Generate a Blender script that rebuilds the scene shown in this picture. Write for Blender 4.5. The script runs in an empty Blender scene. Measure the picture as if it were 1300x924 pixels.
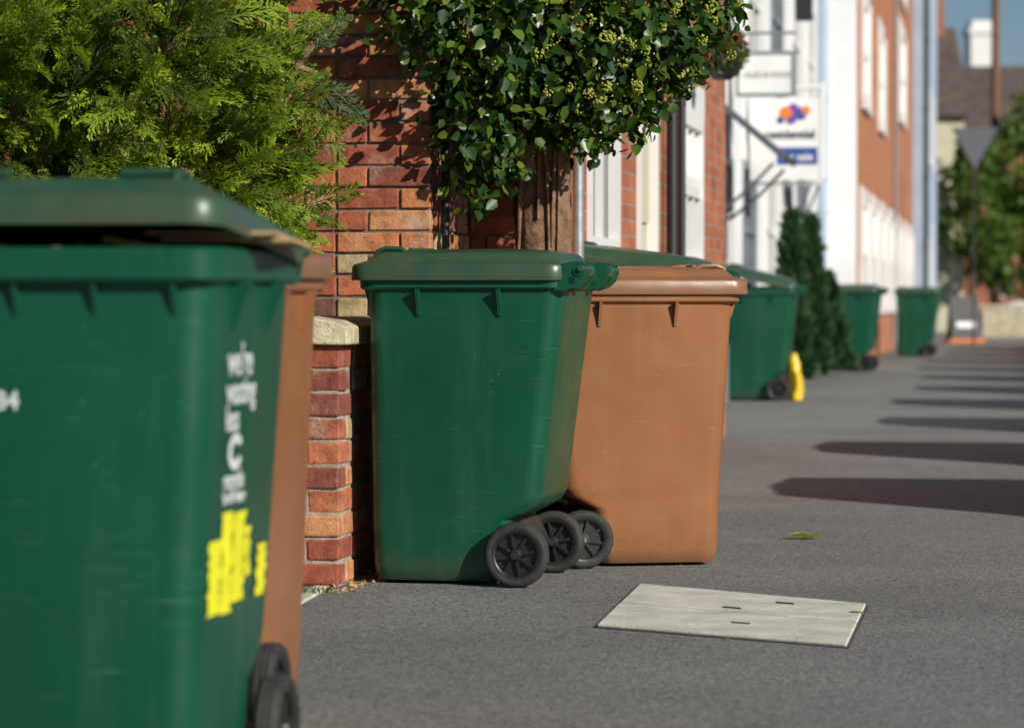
import bpy, bmesh, math, random
import numpy as np
from mathutils import Vector, Matrix
random.seed(7); rng=np.random.default_rng(11)
scene=bpy.context.scene
TH=math.atan(0.155)            # street direction, turned to the right of +Y
CS,SN=math.cos(TH),math.sin(TH)
def street(w,u): return (w*CS+u*SN, -w*SN+u*CS)

# ------------------------------------------------------------------ materials
def newmat(name):
    m=bpy.data.materials.new(name); m.use_nodes=True
    nt=m.node_tree; b=nt.nodes['Principled BSDF']; return m,nt,b
def noise(nt,scale,detail=4,vec=None,rough=.55):
    n=nt.nodes.new('ShaderNodeTexNoise'); n.inputs['Scale'].default_value=scale
    n.inputs['Detail'].default_value=detail; n.inputs['Roughness'].default_value=rough
    if vec is not None: nt.links.new(vec,n.inputs['Vector'])
    return n
def ramp(nt,fac,stops,interp='LINEAR'):
    r=nt.nodes.new('ShaderNodeValToRGB'); r.color_ramp.interpolation=interp
    e=r.color_ramp.elements
    while len(e)<len(stops): e.new(0.5)
    for i,(p,c) in enumerate(stops):
        e[i].position=p
        e[i].color=(c,c,c,1) if not hasattr(c,'__len__') else (c[0],c[1],c[2],1)
    nt.links.new(fac,r.inputs['Fac']); return r.outputs['Color']
def mix(nt,fac,a,b,mode='MIX'):
    n=nt.nodes.new('ShaderNodeMix'); n.data_type='RGBA'; n.blend_type=mode
    for idx,v in ((6,a),(7,b)):
        s=n.inputs[idx]
        if isinstance(v,bpy.types.NodeSocket): nt.links.new(v,s)
        else: s.default_value=(v[0],v[1],v[2],1)
    if isinstance(fac,bpy.types.NodeSocket): nt.links.new(fac,n.inputs[0])
    else: n.inputs[0].default_value=fac
    return n.outputs[2]
def bump(nt,b,h,strength=.3,dist=.01,normal=None):
    n=nt.nodes.new('ShaderNodeBump'); n.inputs['Strength'].default_value=strength
    n.inputs['Distance'].default_value=dist
    nt.links.new(h,n.inputs['Height'])
    if normal is not None: nt.links.new(normal,n.inputs['Normal'])
    nt.links.new(n.outputs['Normal'],b.inputs['Normal']); return n.outputs['Normal']
def objco(nt): return nt.nodes.new('ShaderNodeTexCoord').outputs['Object']
def mapv(nt,vec,sc,rot=(0,0,0)):
    n=nt.nodes.new('ShaderNodeMapping'); n.inputs['Scale'].default_value=sc; n.inputs['Rotation'].default_value=rot
    nt.links.new(vec,n.inputs['Vector']); return n.outputs['Vector']

def simple(name,col,rough=.6,var=.25,scale=8,bstr=.1,metal=0,bscale=60):
    m,nt,b=newmat(name); co=objco(nt)
    nz=noise(nt,scale,5,co)
    lo=[c*(1-var) for c in col]; hi=[min(1,c*(1+var)) for c in col]
    nt.links.new(ramp(nt,nz.outputs['Fac'],[(.3,lo),(.7,hi)]),b.inputs['Base Color'])
    b.inputs['Roughness'].default_value=rough; b.inputs['Metallic'].default_value=metal
    if bstr: bump(nt,b,noise(nt,bscale,3,co).outputs['Fac'],bstr,.01)
    return m

def plastic(name,col,light,dirt=(.13,.10,.07)):
    m,nt,b=newmat(name); co=objco(nt)
    base=mix(nt,ramp(nt,noise(nt,2.2,5,co).outputs['Fac'],[(.35,0),(.7,1)]),col,[c*1.2+.002 for c in col])
    st=noise(nt,1,6,mapv(nt,co,(14,14,1.3)),.65)
    base=mix(nt,ramp(nt,st.outputs['Fac'],[(.52,0),(.78,.13)]),base,light)
    # fine short scratches in two directions, only in scuffed areas
    for rot,th_ in (((.0,.35,.0),.5),((.0,-.9,.0),.54)):
        sc=noise(nt,1,2,mapv(nt,co,(7,7,260),rot),.6)
        sc2=noise(nt,4,2,mapv(nt,co,(1,1,1),rot))
        m1=mix(nt,1.0,ramp(nt,sc.outputs['Fac'],[(.67,0),(.71,.5)]),ramp(nt,sc2.outputs['Fac'],[(th_,0),(th_+.1,1)]),'MULTIPLY')
        base=mix(nt,m1,base,light)
    vo=nt.nodes.new('ShaderNodeTexVoronoi'); vo.feature='F1'; vo.inputs['Scale'].default_value=32
    nt.links.new(co,vo.inputs['Vector'])
    sp=mix(nt,1.0,ramp(nt,vo.outputs['Distance'],[(.05,1),(.1,0)]),ramp(nt,noise(nt,5,2,co).outputs['Fac'],[(.56,0),(.66,.8)]),'MULTIPLY')
    base=mix(nt,sp,base,light)
    sx=nt.nodes.new('ShaderNodeSeparateXYZ'); nt.links.new(co,sx.inputs[0])
    dz=nt.nodes.new('ShaderNodeMath'); dz.operation='ADD'
    nt.links.new(sx.outputs['Z'],dz.inputs[0])
    nn=nt.nodes.new('ShaderNodeMath'); nn.operation='MULTIPLY'; nn.inputs[1].default_value=.25
    nt.links.new(noise(nt,9,5,co).outputs['Fac'],nn.inputs[0]); nt.links.new(nn.outputs[0],dz.inputs[1])
    base=mix(nt,ramp(nt,dz.outputs[0],[(.1,.4),(.24,0)]),base,dirt)
    nt.links.new(base,b.inputs['Base Color'])
    nt.links.new(ramp(nt,noise(nt,7,5,co).outputs['Fac'],[(.3,.27),(.75,.46)]),b.inputs['Roughness'])
    b.inputs['Specular IOR Level'].default_value=.45
    n1=bump(nt,b,noise(nt,3.0,2,co).outputs['Fac'],.35,.03)
    bump(nt,b,noise(nt,260,2,co).outputs['Fac'],.12,.002,n1)
    return m

def brick_shader(name,c1,c2,mortar):
    m,nt,b=newmat(name); uv=nt.nodes.new('ShaderNodeUVMap').outputs['UV']
    br=nt.nodes.new('ShaderNodeTexBrick'); nt.links.new(uv,br.inputs['Vector'])
    for k,v in (('Scale',1.),('Brick Width',.225),('Row Height',.075),('Mortar Size',.006),('Mortar Smooth',.3),('Bias',-.1)):
        br.inputs[k].default_value=v
    br.inputs['Color1'].default_value=(*c1,1); br.inputs['Color2'].default_value=(*c2,1); br.inputs['Mortar'].default_value=(*mortar,1)
    c=mix(nt,1.0,br.outputs['Color'],ramp(nt,noise(nt,3,6,uv).outputs['Fac'],[(.3,.6),(.7,1.15)]),'MULTIPLY')
    c=mix(nt,.6,c,ramp(nt,noise(nt,25,4,uv).outputs['Fac'],[(.3,.65),(.7,1.2)]),'MULTIPLY')
    nt.links.new(c,b.inputs['Base Color']); b.inputs['Roughness'].default_value=.85
    inv=nt.nodes.new('ShaderNodeMath'); inv.operation='SUBTRACT'; inv.inputs[0].default_value=1
    nt.links.new(br.outputs['Fac'],inv.inputs[1]); bump(nt,b,inv.outputs[0],.6,.01)
    return m
def brick_real(name):
    m,nt,b=newmat(name); co=objco(nt)
    g=nt.nodes.new('ShaderNodeNewGeometry')
    c=ramp(nt,g.outputs['Random Per Island'],[(0,(.46,.14,.06)),(.2,(.34,.085,.045)),(.38,(.54,.20,.08)),(.55,(.40,.11,.055)),(.7,(.25,.07,.045)),(.82,(.57,.25,.11)),(.92,(.18,.08,.06)),(.97,(.46,.34,.18))],'CONSTANT')
    c=mix(nt,1.0,c,ramp(nt,noise(nt,22,6,co).outputs['Fac'],[(.28,.55),(.7,1.35)]),'MULTIPLY')
    c=mix(nt,ramp(nt,noise(nt,9,6,co,.7).outputs['Fac'],[(.54,0),(.72,.65)]),c,(.46,.39,.30))
    c=mix(nt,ramp(nt,noise(nt,60,3,co).outputs['Fac'],[(.62,0),(.72,.7)]),c,(.05,.03,.03))
    nt.links.new(c,b.inputs['Base Color']); b.inputs['Roughness'].default_value=.9
    bump(nt,b,noise(nt,70,6,co,.7).outputs['Fac'],.8,.007); return m
def leafmat(name,stops,rough=.35,trans=.35,attr=None,gain=(1.5,1.6,.7)):
    m,nt,b=newmat(name)
    if attr:
        a=nt.nodes.new('ShaderNodeAttribute'); a.attribute_name=attr; c=a.outputs['Color']
    else:
        g=nt.nodes.new('ShaderNodeNewGeometry'); c=ramp(nt,g.outputs['Random Per Island'],stops)
    nt.links.new(c,b.inputs['Base Color']); b.inputs['Roughness'].default_value=rough
    t=nt.nodes.new('ShaderNodeBsdfTranslucent'); nt.links.new(mix(nt,1.,c,gain,'MULTIPLY'),t.inputs['Color'])
    ms=nt.nodes.new('ShaderNodeMixShader'); ms.inputs[0].default_value=trans
    nt.links.new(b.outputs[0],ms.inputs[1]); nt.links.new(t.outputs[0],ms.inputs[2])
    nt.links.new(ms.outputs[0],nt.nodes['Material Output'].inputs['Surface']); return m

def asphalt(name,c0,c1):
    m,nt,b=newmat(name); co=objco(nt)
    c=ramp(nt,noise(nt,.9,7,co,.6).outputs['Fac'],[(.3,c0),(.7,c1)])
    vo=nt.nodes.new('ShaderNodeTexVoronoi'); vo.inputs['Scale'].default_value=110; nt.links.new(co,vo.inputs['Vector'])
    c=mix(nt,.85,c,ramp(nt,vo.outputs['Color'],[(.1,.5),(.9,1.6)]),'MULTIPLY')
    c=mix(nt,.7,c,ramp(nt,noise(nt,35,5,co,.7).outputs['Fac'],[(.3,.6),(.7,1.35)]),'MULTIPLY')
    c=mix(nt,ramp(nt,noise(nt,2.6,6,co,.7).outputs['Fac'],[(.54,0),(.72,.4)]),c,[x*1.5 for x in c1])
    c=mix(nt,ramp(nt,noise(nt,1.3,5,co,.7).outputs['Fac'],[(.58,0),(.7,.3)]),c,[x*.55 for x in c0])
    v2=nt.nodes.new('ShaderNodeTexVoronoi'); v2.inputs['Scale'].default_value=3.5; nt.links.new(co,v2.inputs['Vector'])
    c=mix(nt,ramp(nt,v2.outputs['Distance'],[(.05,.5),(.075,0)]),c,[x*.45 for x in c0])
    nt.links.new(c,b.inputs['Base Color']); b.inputs['Roughness'].default_value=.82
    n1=bump(nt,b,vo.outputs['Distance'],.45,.005)
    bump(nt,b,noise(nt,6,6,co).outputs['Fac'],.35,.02,n1); return m

M_GREEN=plastic('green_plastic',(.0025,.066,.033),(.09,.22,.15))
M_BROWN=plastic('brown_plastic',(.262,.104,.040),(.42,.27,.16))
M_BLACKP=simple('black_plastic',(.02,.02,.021),.38,.3,20,.05)
M_RUBBER=simple('tyre_rubber',(.028,.027,.026),.75,.4,30,.2)
M_PIN=simple('axle_steel',(.35,.34,.33),.35,.2,20,0,1)
M_BRICK=brick_real('weathered_brick')
M_MORTAR=simple('lime_mortar',(.36,.31,.24),.95,.35,25,.5)
M_MORTAR_D=simple('dark_mortar',(.20,.16,.12),.95,.35,25,.5)
M_COPE=simple('coping_stone',(.50,.43,.29),.9,.4,14,.7,0,50)
M_BSH=brick_shader('brickwork',(.42,.12,.06),(.55,.19,.085),(.36,.29,.22))
M_BSH2=brick_shader('orange_brickwork',(.50,.16,.065),(.60,.22,.09),(.42,.33,.24))
M_WHITE=simple('white_render',(.78,.78,.78),.8,.08,1.2,.1)
M_PALE=simple('shade_blue_wall_and_pipe',(.38,.46,.58),.8,.1,1.2,.1)  # bluish shadow on white walls put into the colour; also the bluish downpipe
M_CREAM=simple('cream_render',(.58,.53,.38),.85,.12,1.5,.1)
M_WPAINT=simple('white_paint',(.78,.77,.75),.45,.05,5,0)
M_BPAINT=simple('black_paint',(.02,.02,.022),.45,.2,5,0)
M_GREYP=simple('grey_paint',(.22,.24,.27),.5,.15,8,0)
M_SIGNB=simple('sign_back_grey',(.07,.08,.095),.5,.15,8,0)
M_GALV=simple('galvanised_steel',(.42,.43,.44),.45,.2,30,0,.6)
M_TILE=simple('roof_tile',(.10,.07,.06),.85,.35,3,.5,0,20)
M_BARK=simple('bark',(.20,.11,.065),.95,.5,24,1.,0,40)
M_CARD=simple('cardboard',(.46,.30,.15),.85,.12,10,.1)
M_CONC=simple('pale_concrete',(.62,.59,.51),.9,.22,7,.5,0,160)
M_SLOT=simple('dark_slot',(.06,.055,.05),.9,.3,20,0)
M_KERB=simple('kerb_stone',(.34,.32,.29),.9,.25,10,.4)
M_ASPH=asphalt('pavement_asphalt',(.138,.135,.130),(.188,.184,.177))
M_ROAD=asphalt('road_asphalt',(.05,.05,.052),(.075,.075,.078))
M_GROUND=simple('grass_ground',(.07,.09,.035),.95,.5,1.5,.4)
M_SOIL=simple('soil',(.09,.065,.045),.95,.5,12,.6)
M_YEL=simple('yellow_paint',(.80,.76,.02),.55,.12,30,0)
M_YBAG=simple('yellow_plastic',(.75,.50,.02),.4,.1,9,.1)
M_TXT=simple('white_print',(.62,.66,.64),.6,.15,60,0)
M_BLUE=simple('blue_print',(.03,.07,.30),.5,.05,4,0)
M_ORG=simple('orange_print',(.75,.20,.03),.5,.05,4,0)
M_PURP=simple('purple_print',(.16,.06,.35),.5,.05,4,0)
m,nt,b=newmat('window_glass'); b.inputs['Base Color'].default_value=(.02,.025,.03,1); b.inputs['Roughness'].default_value=.06; M_GLASS=m
M_IVY=leafmat('ivy_leaf',[(0,(.010,.035,.006)),(.4,(.024,.065,.010)),(.75,(.055,.115,.014)),(1,(.14,.21,.025))],.36,.25)
M_FLOW=leafmat('ivy_umbel',[(0,(.28,.30,.04)),(1,(.50,.50,.08))],.7,.15)
M_CONI=leafmat('conifer_foliage',None,.6,.35,'Col',(1.25,1.3,.8))
M_TREE=leafmat('tree_leaf',[(0,(.03,.08,.012)),(.5,(.08,.15,.02)),(1,(.18,.26,.04))],.6,.35)
M_DCON=leafmat('dark_conifer',[(0,(.015,.05,.018)),(1,(.05,.11,.035))],.6,.2)
M_RED=leafmat('red_petal',[(0,(.30,.03,.03)),(1,(.45,.12,.08))],.6,.2)
M_YLEAF=leafmat('fallen_leaf_skin',[(0,(.40,.50,.06)),(1,(.5,.5,.07))],.6,.2)
M_BLEAF=leafmat('dry_leaf_skin',[(0,(.35,.2,.07)),(1,(.45,.3,.1))],.6,.1)
M_CARS=[simple('car_paint_a',(.3,.3,.32),.25,.03,2,0,.5),simple('car_paint_b',(.03,.05,.15),.2,.03,2,0,.3),simple('car_paint_c',(.35,.02,.02),.2,.03,2,0,.2),simple('car_paint_w',(.75,.75,.76),.25,.03,2,0)]

# ------------------------------------------------------------------ mesh helpers
def group(name,loc=(0,0,0),rz=0,sc=1):
    e=bpy.data.objects.new(name,None); scene.collection.objects.link(e)
    e.location=loc; e.rotation_euler=(0,0,rz); e.scale=sc if hasattr(sc,'__len__') else (sc,sc,sc); e.empty_display_size=.2
    return e
class MB:
    def __init__(s): s.v=[];s.f=[];s.m=[]
    def add(s,vs,fs,mi=0):
        o=len(s.v); s.v+= [tuple(p) for p in vs]
        for f in fs: s.f.append([i+o for i in f]); s.m.append(mi)
    def box(s,x0,x1,y0,y1,z0,z1,mi=0,j=0):
        vs=[(x,y,z) for z in (z0,z1) for y in (y0,y1) for x in (x0,x1)]
        if j: vs=[tuple(c+random.uniform(-j,j) for c in p) for p in vs]
        s.add(vs,[(0,2,3,1),(4,5,7,6),(0,1,5,4),(2,6,7,3),(0,4,6,2),(1,3,7,5)],mi)
    def rings(s,rs,mi=0,cap0=True,cap1=True):
        n=len(rs[0]); vs=[p for r in rs for p in r]; fs=[]
        for k in range(len(rs)-1):
            for i in range(n):
                j=(i+1)%n; fs.append((k*n+i,k*n+j,(k+1)*n+j,(k+1)*n+i))
        if cap0: fs.append(tuple(reversed(range(n))))
        if cap1: fs.append(tuple((len(rs)-1)*n+i for i in range(n)))
        s.add(vs,fs,mi)
    def tube(s,pts,rad,n=10,mi=0):
        pts=[Vector(p) for p in pts]; rs=[]
        if not hasattr(rad,'__len__'): rad=[rad]*len(pts)
        prev=None
        for i,p in enumerate(pts):
            d=(pts[min(i+1,len(pts)-1)]-pts[max(i-1,0)]).normalized()
            if prev is None:
                a=d.cross(Vector((0,0,1)))
                if a.length<.1: a=d.cross(Vector((1,0,0)))
            else: a=prev-d*prev.dot(d)
            a.normalize(); prev=a; b=d.cross(a)
            rs.append([p+(a*math.cos(2*math.pi*k/n)+b*math.sin(2*math.pi*k/n))*rad[i] for k in range(n)])
        s.rings(rs,mi)
    def prism(s,poly,axis,a0,a1,mi=0):
        def P(p,a): return {'y':(p[0],a,p[1]),'x':(a,p[0],p[1]),'z':(p[0],p[1],a)}[axis]
        s.rings([[P(p,a0) for p in poly],[P(p,a1) for p in poly]],mi)
    def lathe_y(s,prof,cx,cz,y,n=36,mi=0,closed=False):
        rs=[[(cx+r*math.cos(2*math.pi*k/n),y+yy,cz+r*math.sin(2*math.pi*k/n)) for k in range(n)] for r,yy in prof]
        if closed: rs.append(rs[0])
        s.rings(rs,mi,not closed,not closed)
    def make(s,name,mats,parent=None,ang=None,uv=False,recalc=True,bev=0,loc=None,rot=None):
        me=bpy.data.meshes.new(name); me.from_pydata(s.v,[],s.f)
        for mt in (mats if isinstance(mats,(list,tuple)) else [mats]): me.materials.append(mt)
        me.polygons.foreach_set('material_index',s.m)
        if recalc:
            bm=bmesh.new(); bm.from_mesh(me); bmesh.ops.recalc_face_normals(bm,faces=bm.faces); bm.to_mesh(me); bm.free()
        if ang is not None:
            me.polygons.foreach_set('use_smooth',[True]*len(me.polygons)); me.set_sharp_from_angle(angle=math.radians(ang))
        if uv:
            l=me.uv_layers.new(name='UVMap')
            for p in me.polygons:
                nx,ny,nz=[abs(c) for c in p.normal]
                for li in p.loop_indices:
                    c=me.vertices[me.loops[li].vertex_index].co
                    l.data[li].uv=(c.y,c.z) if nx>=ny and nx>=nz else ((c.x,c.z) if ny>=nz else (c.x,c.y))
        me.update()
        o=bpy.data.objects.new(name,me); scene.collection.objects.link(o)
        if parent: o.parent=parent
        if loc: o.location=loc
        if rot: o.rotation_euler=rot
        if bev:
            md=o.modifiers.new('bevel','BEVEL'); md.width=bev; md.segments=2; md.limit_method='ANGLE'
        return o
def fast(name,V,Q,mat,parent=None,col=None,smooth=False):
    me=bpy.data.meshes.new(name); n=len(V); m=len(Q); k=Q.shape[1]
    me.vertices.add(n); me.vertices.foreach_set('co',V.astype(np.float32).ravel())
    me.loops.add(m*k); me.loops.foreach_set('vertex_index',Q.astype(np.int32).ravel())
    me.polygons.add(m); me.polygons.foreach_set('loop_start',np.arange(0,m*k,k,dtype=np.int32))
    me.update(calc_edges=True); me.validate()
    if col is not None:
        a=me.color_attributes.new('Col','FLOAT_COLOR','POINT')
        a.data.foreach_set('color',np.c_[col,np.ones(len(col))].astype(np.float32).ravel())
    me.materials.append(mat)
    o=bpy.data.objects.new(name,me); scene.collection.objects.link(o)
    if parent: o.parent=parent
    return o
def unit(a): return a/np.maximum(np.linalg.norm(a,axis=-1,keepdims=True),1e-9)
def frames(Y,Z):
    Y=unit(Y); Z=unit(Z-Y*(Z*Y).sum(-1,keepdims=True)); X=np.cross(Y,Z); return X,Y,Z
def instance(T,TQ,pos,Y,Z,size):
    X,Y,Z=frames(Y,Z); n=len(pos); t=len(T)
    V=pos[:,None,:]+size[:,None,None]*(T[None,:,0:1]*X[:,None,:]+T[None,:,1:2]*Y[:,None,:]+T[None,:,2:3]*Z[:,None,:])
    Q=(TQ[None]+ (np.arange(n)*t)[:,None,None]).reshape(-1,TQ.shape[1])
    return V.reshape(-1,3),Q
def sample_lobes(lobes,n,inner=.62):
    L=np.array(lobes,float); w=L[:,3]**2; idx=rng.choice(len(L),n,p=w/w.sum())
    d=unit(rng.normal(size=(n,3))); r=inner+(1-inner)*rng.random(n)**.6
    return L[idx,:3]+d*(L[idx,3]*r)[:,None],d,r
LEAF=np.array([(0,0,0),(-.36,.22,.06),(-.30,.62,.07),(0,1,-.04),(.30,.62,.07),(.36,.22,.06)]); LEAFQ=np.array([(0,3,2,1),(0,5,4,3)])

# ------------------------------------------------------------------ wheelie bin
def rr(x0,x1,hw,r,z,n=5):
    pts=[]
    for cx,cy,a0 in ((x1-r,hw-r,0),(x0+r,hw-r,90),(x0+r,-hw+r,180),(x1-r,-hw+r,270)):
        for i in range(n+1):
            a=math.radians(a0+90*i/n); pts.append((cx+r*math.cos(a),cy+r*math.sin(a),z))
    return pts
def hw_at(z): return .240+(z-.2)/.7*.030
def xf_at(z,ft=.003): return -.305-(z-.2)/.7*ft
def xb_at(z): return .240+(z-.25)/.65*.078
def wheelie_bin(x,y,yaw,mat,sc=1,lid=0,z=0,ft=.003):
    g=group('wheelie_bin',(x,y,z),yaw,sc); ex=ft-.003
    B=MB(); S=[]
    S.append(rr(-.285,.10,.212,.04,.012)); S.append(rr(-.297,.115,.226,.05,.03)); S.append(rr(-.302,.13,.233,.055,.06))
    S.append(rr(-.305,.14,.240,.055,.205)); S.append(rr(-.305-.05*ex,.225,.241,.055,.25)); S.append(rr(-.305-.1*ex,xb_at(.285),.243,.055,.285))
    for zz in (.5,.7,.88,.925): S.append(rr(xf_at(zz,ft),xb_at(zz),hw_at(zz),.055,zz))
    S.append(rr(-.330-ex,.330,.282,.06,.928)); S.append(rr(-.335-ex,.335,.287,.06,.934)); S.append(rr(-.336-ex,.336,.288,.06,.982)); S.append(rr(-.332-ex,.332,.284,.058,.987))
    S.append(rr(-.30-ex,.305,.258,.05,.987)); S.append(rr(-.29-ex,.29,.25,.05,.90)); S.append(rr(-.26,.25,.23,.05,.72))
    B.rings(S)
    for sd in (-1,1):
        for lx in (-.135,.125):
            h0=hw_at(.85)-.004
            poly=[(h0,.93),(h0+.040,.93),(h0+.020,.875),(h0+.010,.845),(h0,.845)]
            B.prism([(sd*a,b_) for a,b_ in poly],'x',lx-.005,lx+.005)
    for k in (-.21,-.07,.07,.21):
        f=xf_at(.88,ft)+.004
        B.prism([(f,.93),(f-.024,.93),(f-.010,.88),(f,.86)],'y',k-.004,k+.004)
    out=[(.30,.925),(.335,.925),(.365,.935),(.388,.955),(.398,.982),(.392,1.006),(.370,1.016),(.335,1.010),(.30,1.0)]
    for sd in (-1,1):
        for yy in (.272,.245,.218,.191,.120,.095):
            B.prism(out,'y',sd*yy-.004,sd*yy+.004)
        B.tube([(.376,sd*.28,.985),(.376,sd*.09,.985)],.016,12)
        B.tube([(.355,sd*.276,.955),(.355,sd*.09,.955)],.012,10)
    B.tube([(.345,-.09,.965),(.345,.09,.965)],.014,10)
    B.make('body',mat,g,38)
    Ax=MB(); Ax.prism([(.10,.05),(.18,.08),(.205,.11),(.16,.20),(.10,.20)],'y',-.13,.13); Ax.make('axle_housing',M_BLACKP,g)
    L=MB(); hx,hz=.345,.99
    def R(ins,zz,r=.065): return [(px-hx,py,pz-hz) for px,py,pz in rr(-.360-ex+ins,.338-ins*.9,.302-ins,max(.02,r-ins*.3),zz,7)]
    L.rings([R(.05,.985),R(.018,.985),R(.010,.958),R(0,.957),R(-.001,.962),R(.001,.998),R(.005,1.006),R(.014,1.010),R(.040,1.018),R(.052,1.030),R(.062,1.040),R(.078,1.046),R(.13,1.053),R(.145,1.050),R(.16,1.050),R(.2,1.055),R(.25,1.057)])
    for sd in (-1,1):
        gx=-.24-ex-hx; gz=1.034-hz
        L.tube([(gx-.055,sd*.205,gz-.006),(gx-.045,sd*.205,gz+.014),(gx-.02,sd*.205,gz+.024),(gx+.03,sd*.205,gz+.022),(gx+.055,sd*.205,gz+.006)],.008,8)
        L.tube([(gx-.02,sd*.205,gz+.023),(gx-.02,sd*.10,gz+.023)],.008,8)
        L.prism([(-.02,.012),(.03,.018),(.048,.012),(.055,-.004),(.048,-.02),(.03,-.012),(-.02,-.01)],'y',sd*.156-.02,sd*.156+.02)
        L.tube([(.042,sd*.15,.002),(.042,sd*.29,.002)],.009,8)
    L.make('lid',mat,g,35,loc=(hx,0,hz),rot=(0,math.radians(lid),0))
    for sd in (-1,1):
        W=MB(); yc=sd*.272; cx,cz=.180,.102
        W.lathe_y([(.076,-.022),(.086,-.026),(.095,-.024),(.1005,-.016),(.102,-.008),(.0995,-.006),(.0995,-.002),(.102,0),(.102,.004),(.0995,.006),(.0995,.010),(.1015,.012),(.1005,.016),(.095,.024),(.086,.026),(.076,.022)],cx,cz,yc,48,0,True)
        W.make('tyre',M_RUBBER,g,50)
        H=MB()
        H.lathe_y([(.066,-.016),(.072,-.021),(.079,-.021),(.079,.021),(.072,.021),(.066,.016)],cx,cz,yc,40,0,True)
        H.lathe_y([(.004,-.026),(.014,-.026),(.018,-.022),(.020,.0),(.020,.022),(.004,.024)],cx,cz,yc,20,0)
        for k in range(8):
            a=2*math.pi*k/8+.2; ca,sa=math.cos(a),math.sin(a); n_=(-sa,ca)
            pl=[(cx+ca*r+n_[0]*h,cz+sa*r+n_[1]*h) for r,h in ((.015,.0055),(.071,.0035),(.071,-.0035),(.015,-.0055))]
            H.prism(pl,'y',yc-.014,yc+.014)
        H.lathe_y([(.003,-.003),(.067,-.003),(.067,.003),(.003,.003)],cx,cz,yc,30,0)
        H.make('hub',M_BLACKP,g,40)
    A=MB(); A.tube([(.180,-.298,.102),(.180,.298,.102)],.0085,12); A.make('axle',M_PIN,g,40)
    return g
def waste(g,seed,top=1.02):
    r=random.Random(seed); W=MB()
    for k in range(7):
        cx,cy=r.uniform(-.25,.1),r.uniform(-.18,.18); a=r.uniform(0,3); t=r.uniform(-.2,.2)
        L,Wd,h=r.uniform(.08,.16),r.uniform(.06,.12),.004
        zc=top-.03+r.uniform(-.03,.008)
        vs=[]
        for dz in (-h,h):
            for dx,dy in ((-L,-Wd),(L,-Wd),(L,Wd),(-L,Wd)):
                x_=cx+dx*math.cos(a)-dy*math.sin(a); y_=cy+dx*math.sin(a)+dy*math.cos(a)
                vs.append((max(-.33,min(.3,x_)),max(-.31,min(.31,y_)),zc+dz+dx*t))
        W.add(vs,[(3,2,1,0),(4,5,6,7),(0,1,5,4),(1,2,6,5),(2,3,7,6),(3,0,4,7)])
    W.make('cardboard_waste',M_CARD,g)

bin_green=wheelie_bin(-.100,10.11,math.radians(-13),M_GREEN)
bin_brown=wheelie_bin(.364,10.78,math.radians(191.),M_BROWN,(1.0,.955,.955),ft=.035)
yawS=math.pi/2-TH
x_,y_=street(-1.598,5.52); fg=wheelie_bin(x_,y_,yawS,M_GREEN,1.0,5.6); waste(fg,3,1.02)
x_,y_=street(-1.735,6.43); fb=wheelie_bin(x_,y_,yawS+math.pi,M_BROWN,.985,0)
W=MB(); W.box(-.16,.12,-.355,-.12,.996,1.003); W.box(-.2,.0,-.33,-.1,1.006,1.012); cb=W.make('cardboard_sheet',M_CARD,fg); cb.rotation_euler=(0,.03,.1)
b3=wheelie_bin(.49,12.75,math.radians(-12),M_GREEN,1,7); waste(b3,5)
b4=wheelie_bin(2.20,27.9,math.radians(-10),M_GREEN,1.0,14); waste(b4,8,1.05)
b5=wheelie_bin(4.22,39.0,math.radians(-14),M_GREEN,1.02)
b6=wheelie_bin(6.30,48.9,math.radians(-10),M_GREEN,1.02)

def text(body,parent,loc,n,size,mat,name='printed_text',tilt=0,bold=0):
    c=bpy.data.curves.new(name,'FONT'); c.body=body; c.size=size; c.offset=bold; c.extrude=.0004
    c.materials.append(mat); o=bpy.data.objects.new(name,c); scene.collection.objects.link(o)
    n=Vector(n).normalized(); up=Vector((0,0,1)); up=(up-n*up.dot(n)).normalized(); r=up.cross(n)
    o.matrix_local=Matrix(((r.x,up.x,n.x,loc[0]),(r.y,up.y,n.y,loc[1]),(r.z,up.z,n.z,loc[2]),(0,0,0,1)))
    o.parent=parent; return o
nS=(0,-1,-.043); nF=(-1,0,-.004)
for t,zz,sz in (("we're",.765,.080),("wasting",.715,.070),("less",.668,.065),("recycle",.565,.050),("for the future",.54,.030)):
    text(t,fg,(-.17,-hw_at(zz)-.0035,zz),nS,sz,M_TXT,bold=.001)
text("4084",fg,(xf_at(.68)-.0035,.155,.71),nF,.045,M_TXT,bold=.001)
Y=MB()
def stroke(xa,xb,z0,z1,seed):
    r=random.Random(seed); n=14; pl=[];pr=[]
    for i in range(n+1):
        zz=z0+(z1-z0)*i/n; e=-hw_at(zz)-.0025
        pl.append((xa+r.uniform(-.012,.012),e,zz)); pr.append((xb+r.uniform(-.012,.012),e,zz))
    vs=pl+pr; Y.add(vs,[(i,n+1+i,n+2+i,i+1) for i in range(n)])
stroke(-.245,-.16,.35,.48,1); stroke(-.159,-.08,.345,.525,2); stroke(-.079,.01,.36,.52,3); stroke(.011,.05,.40,.49,5); stroke(.11,.18,.355,.45,4)
Y.make('painted_house_number',M_YEL,fg,recalc=False)
C=MB(); zc=.630
ri=[];ro=[]
for k in range(28):
    a=2*math.pi*k/28*.88+.5
    for R_,l in ((.016,ri),(.033,ro)):
        zz=zc+R_*math.sin(a); l.append((-.09+R_*1.6*math.cos(a),-hw_at(zz)-.003,zz))
C.add(ri+ro,[(k,k+1,29+k,28+k) for k in range(27)]); C.make('printed_logo',M_TXT,fg,recalc=False)

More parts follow.
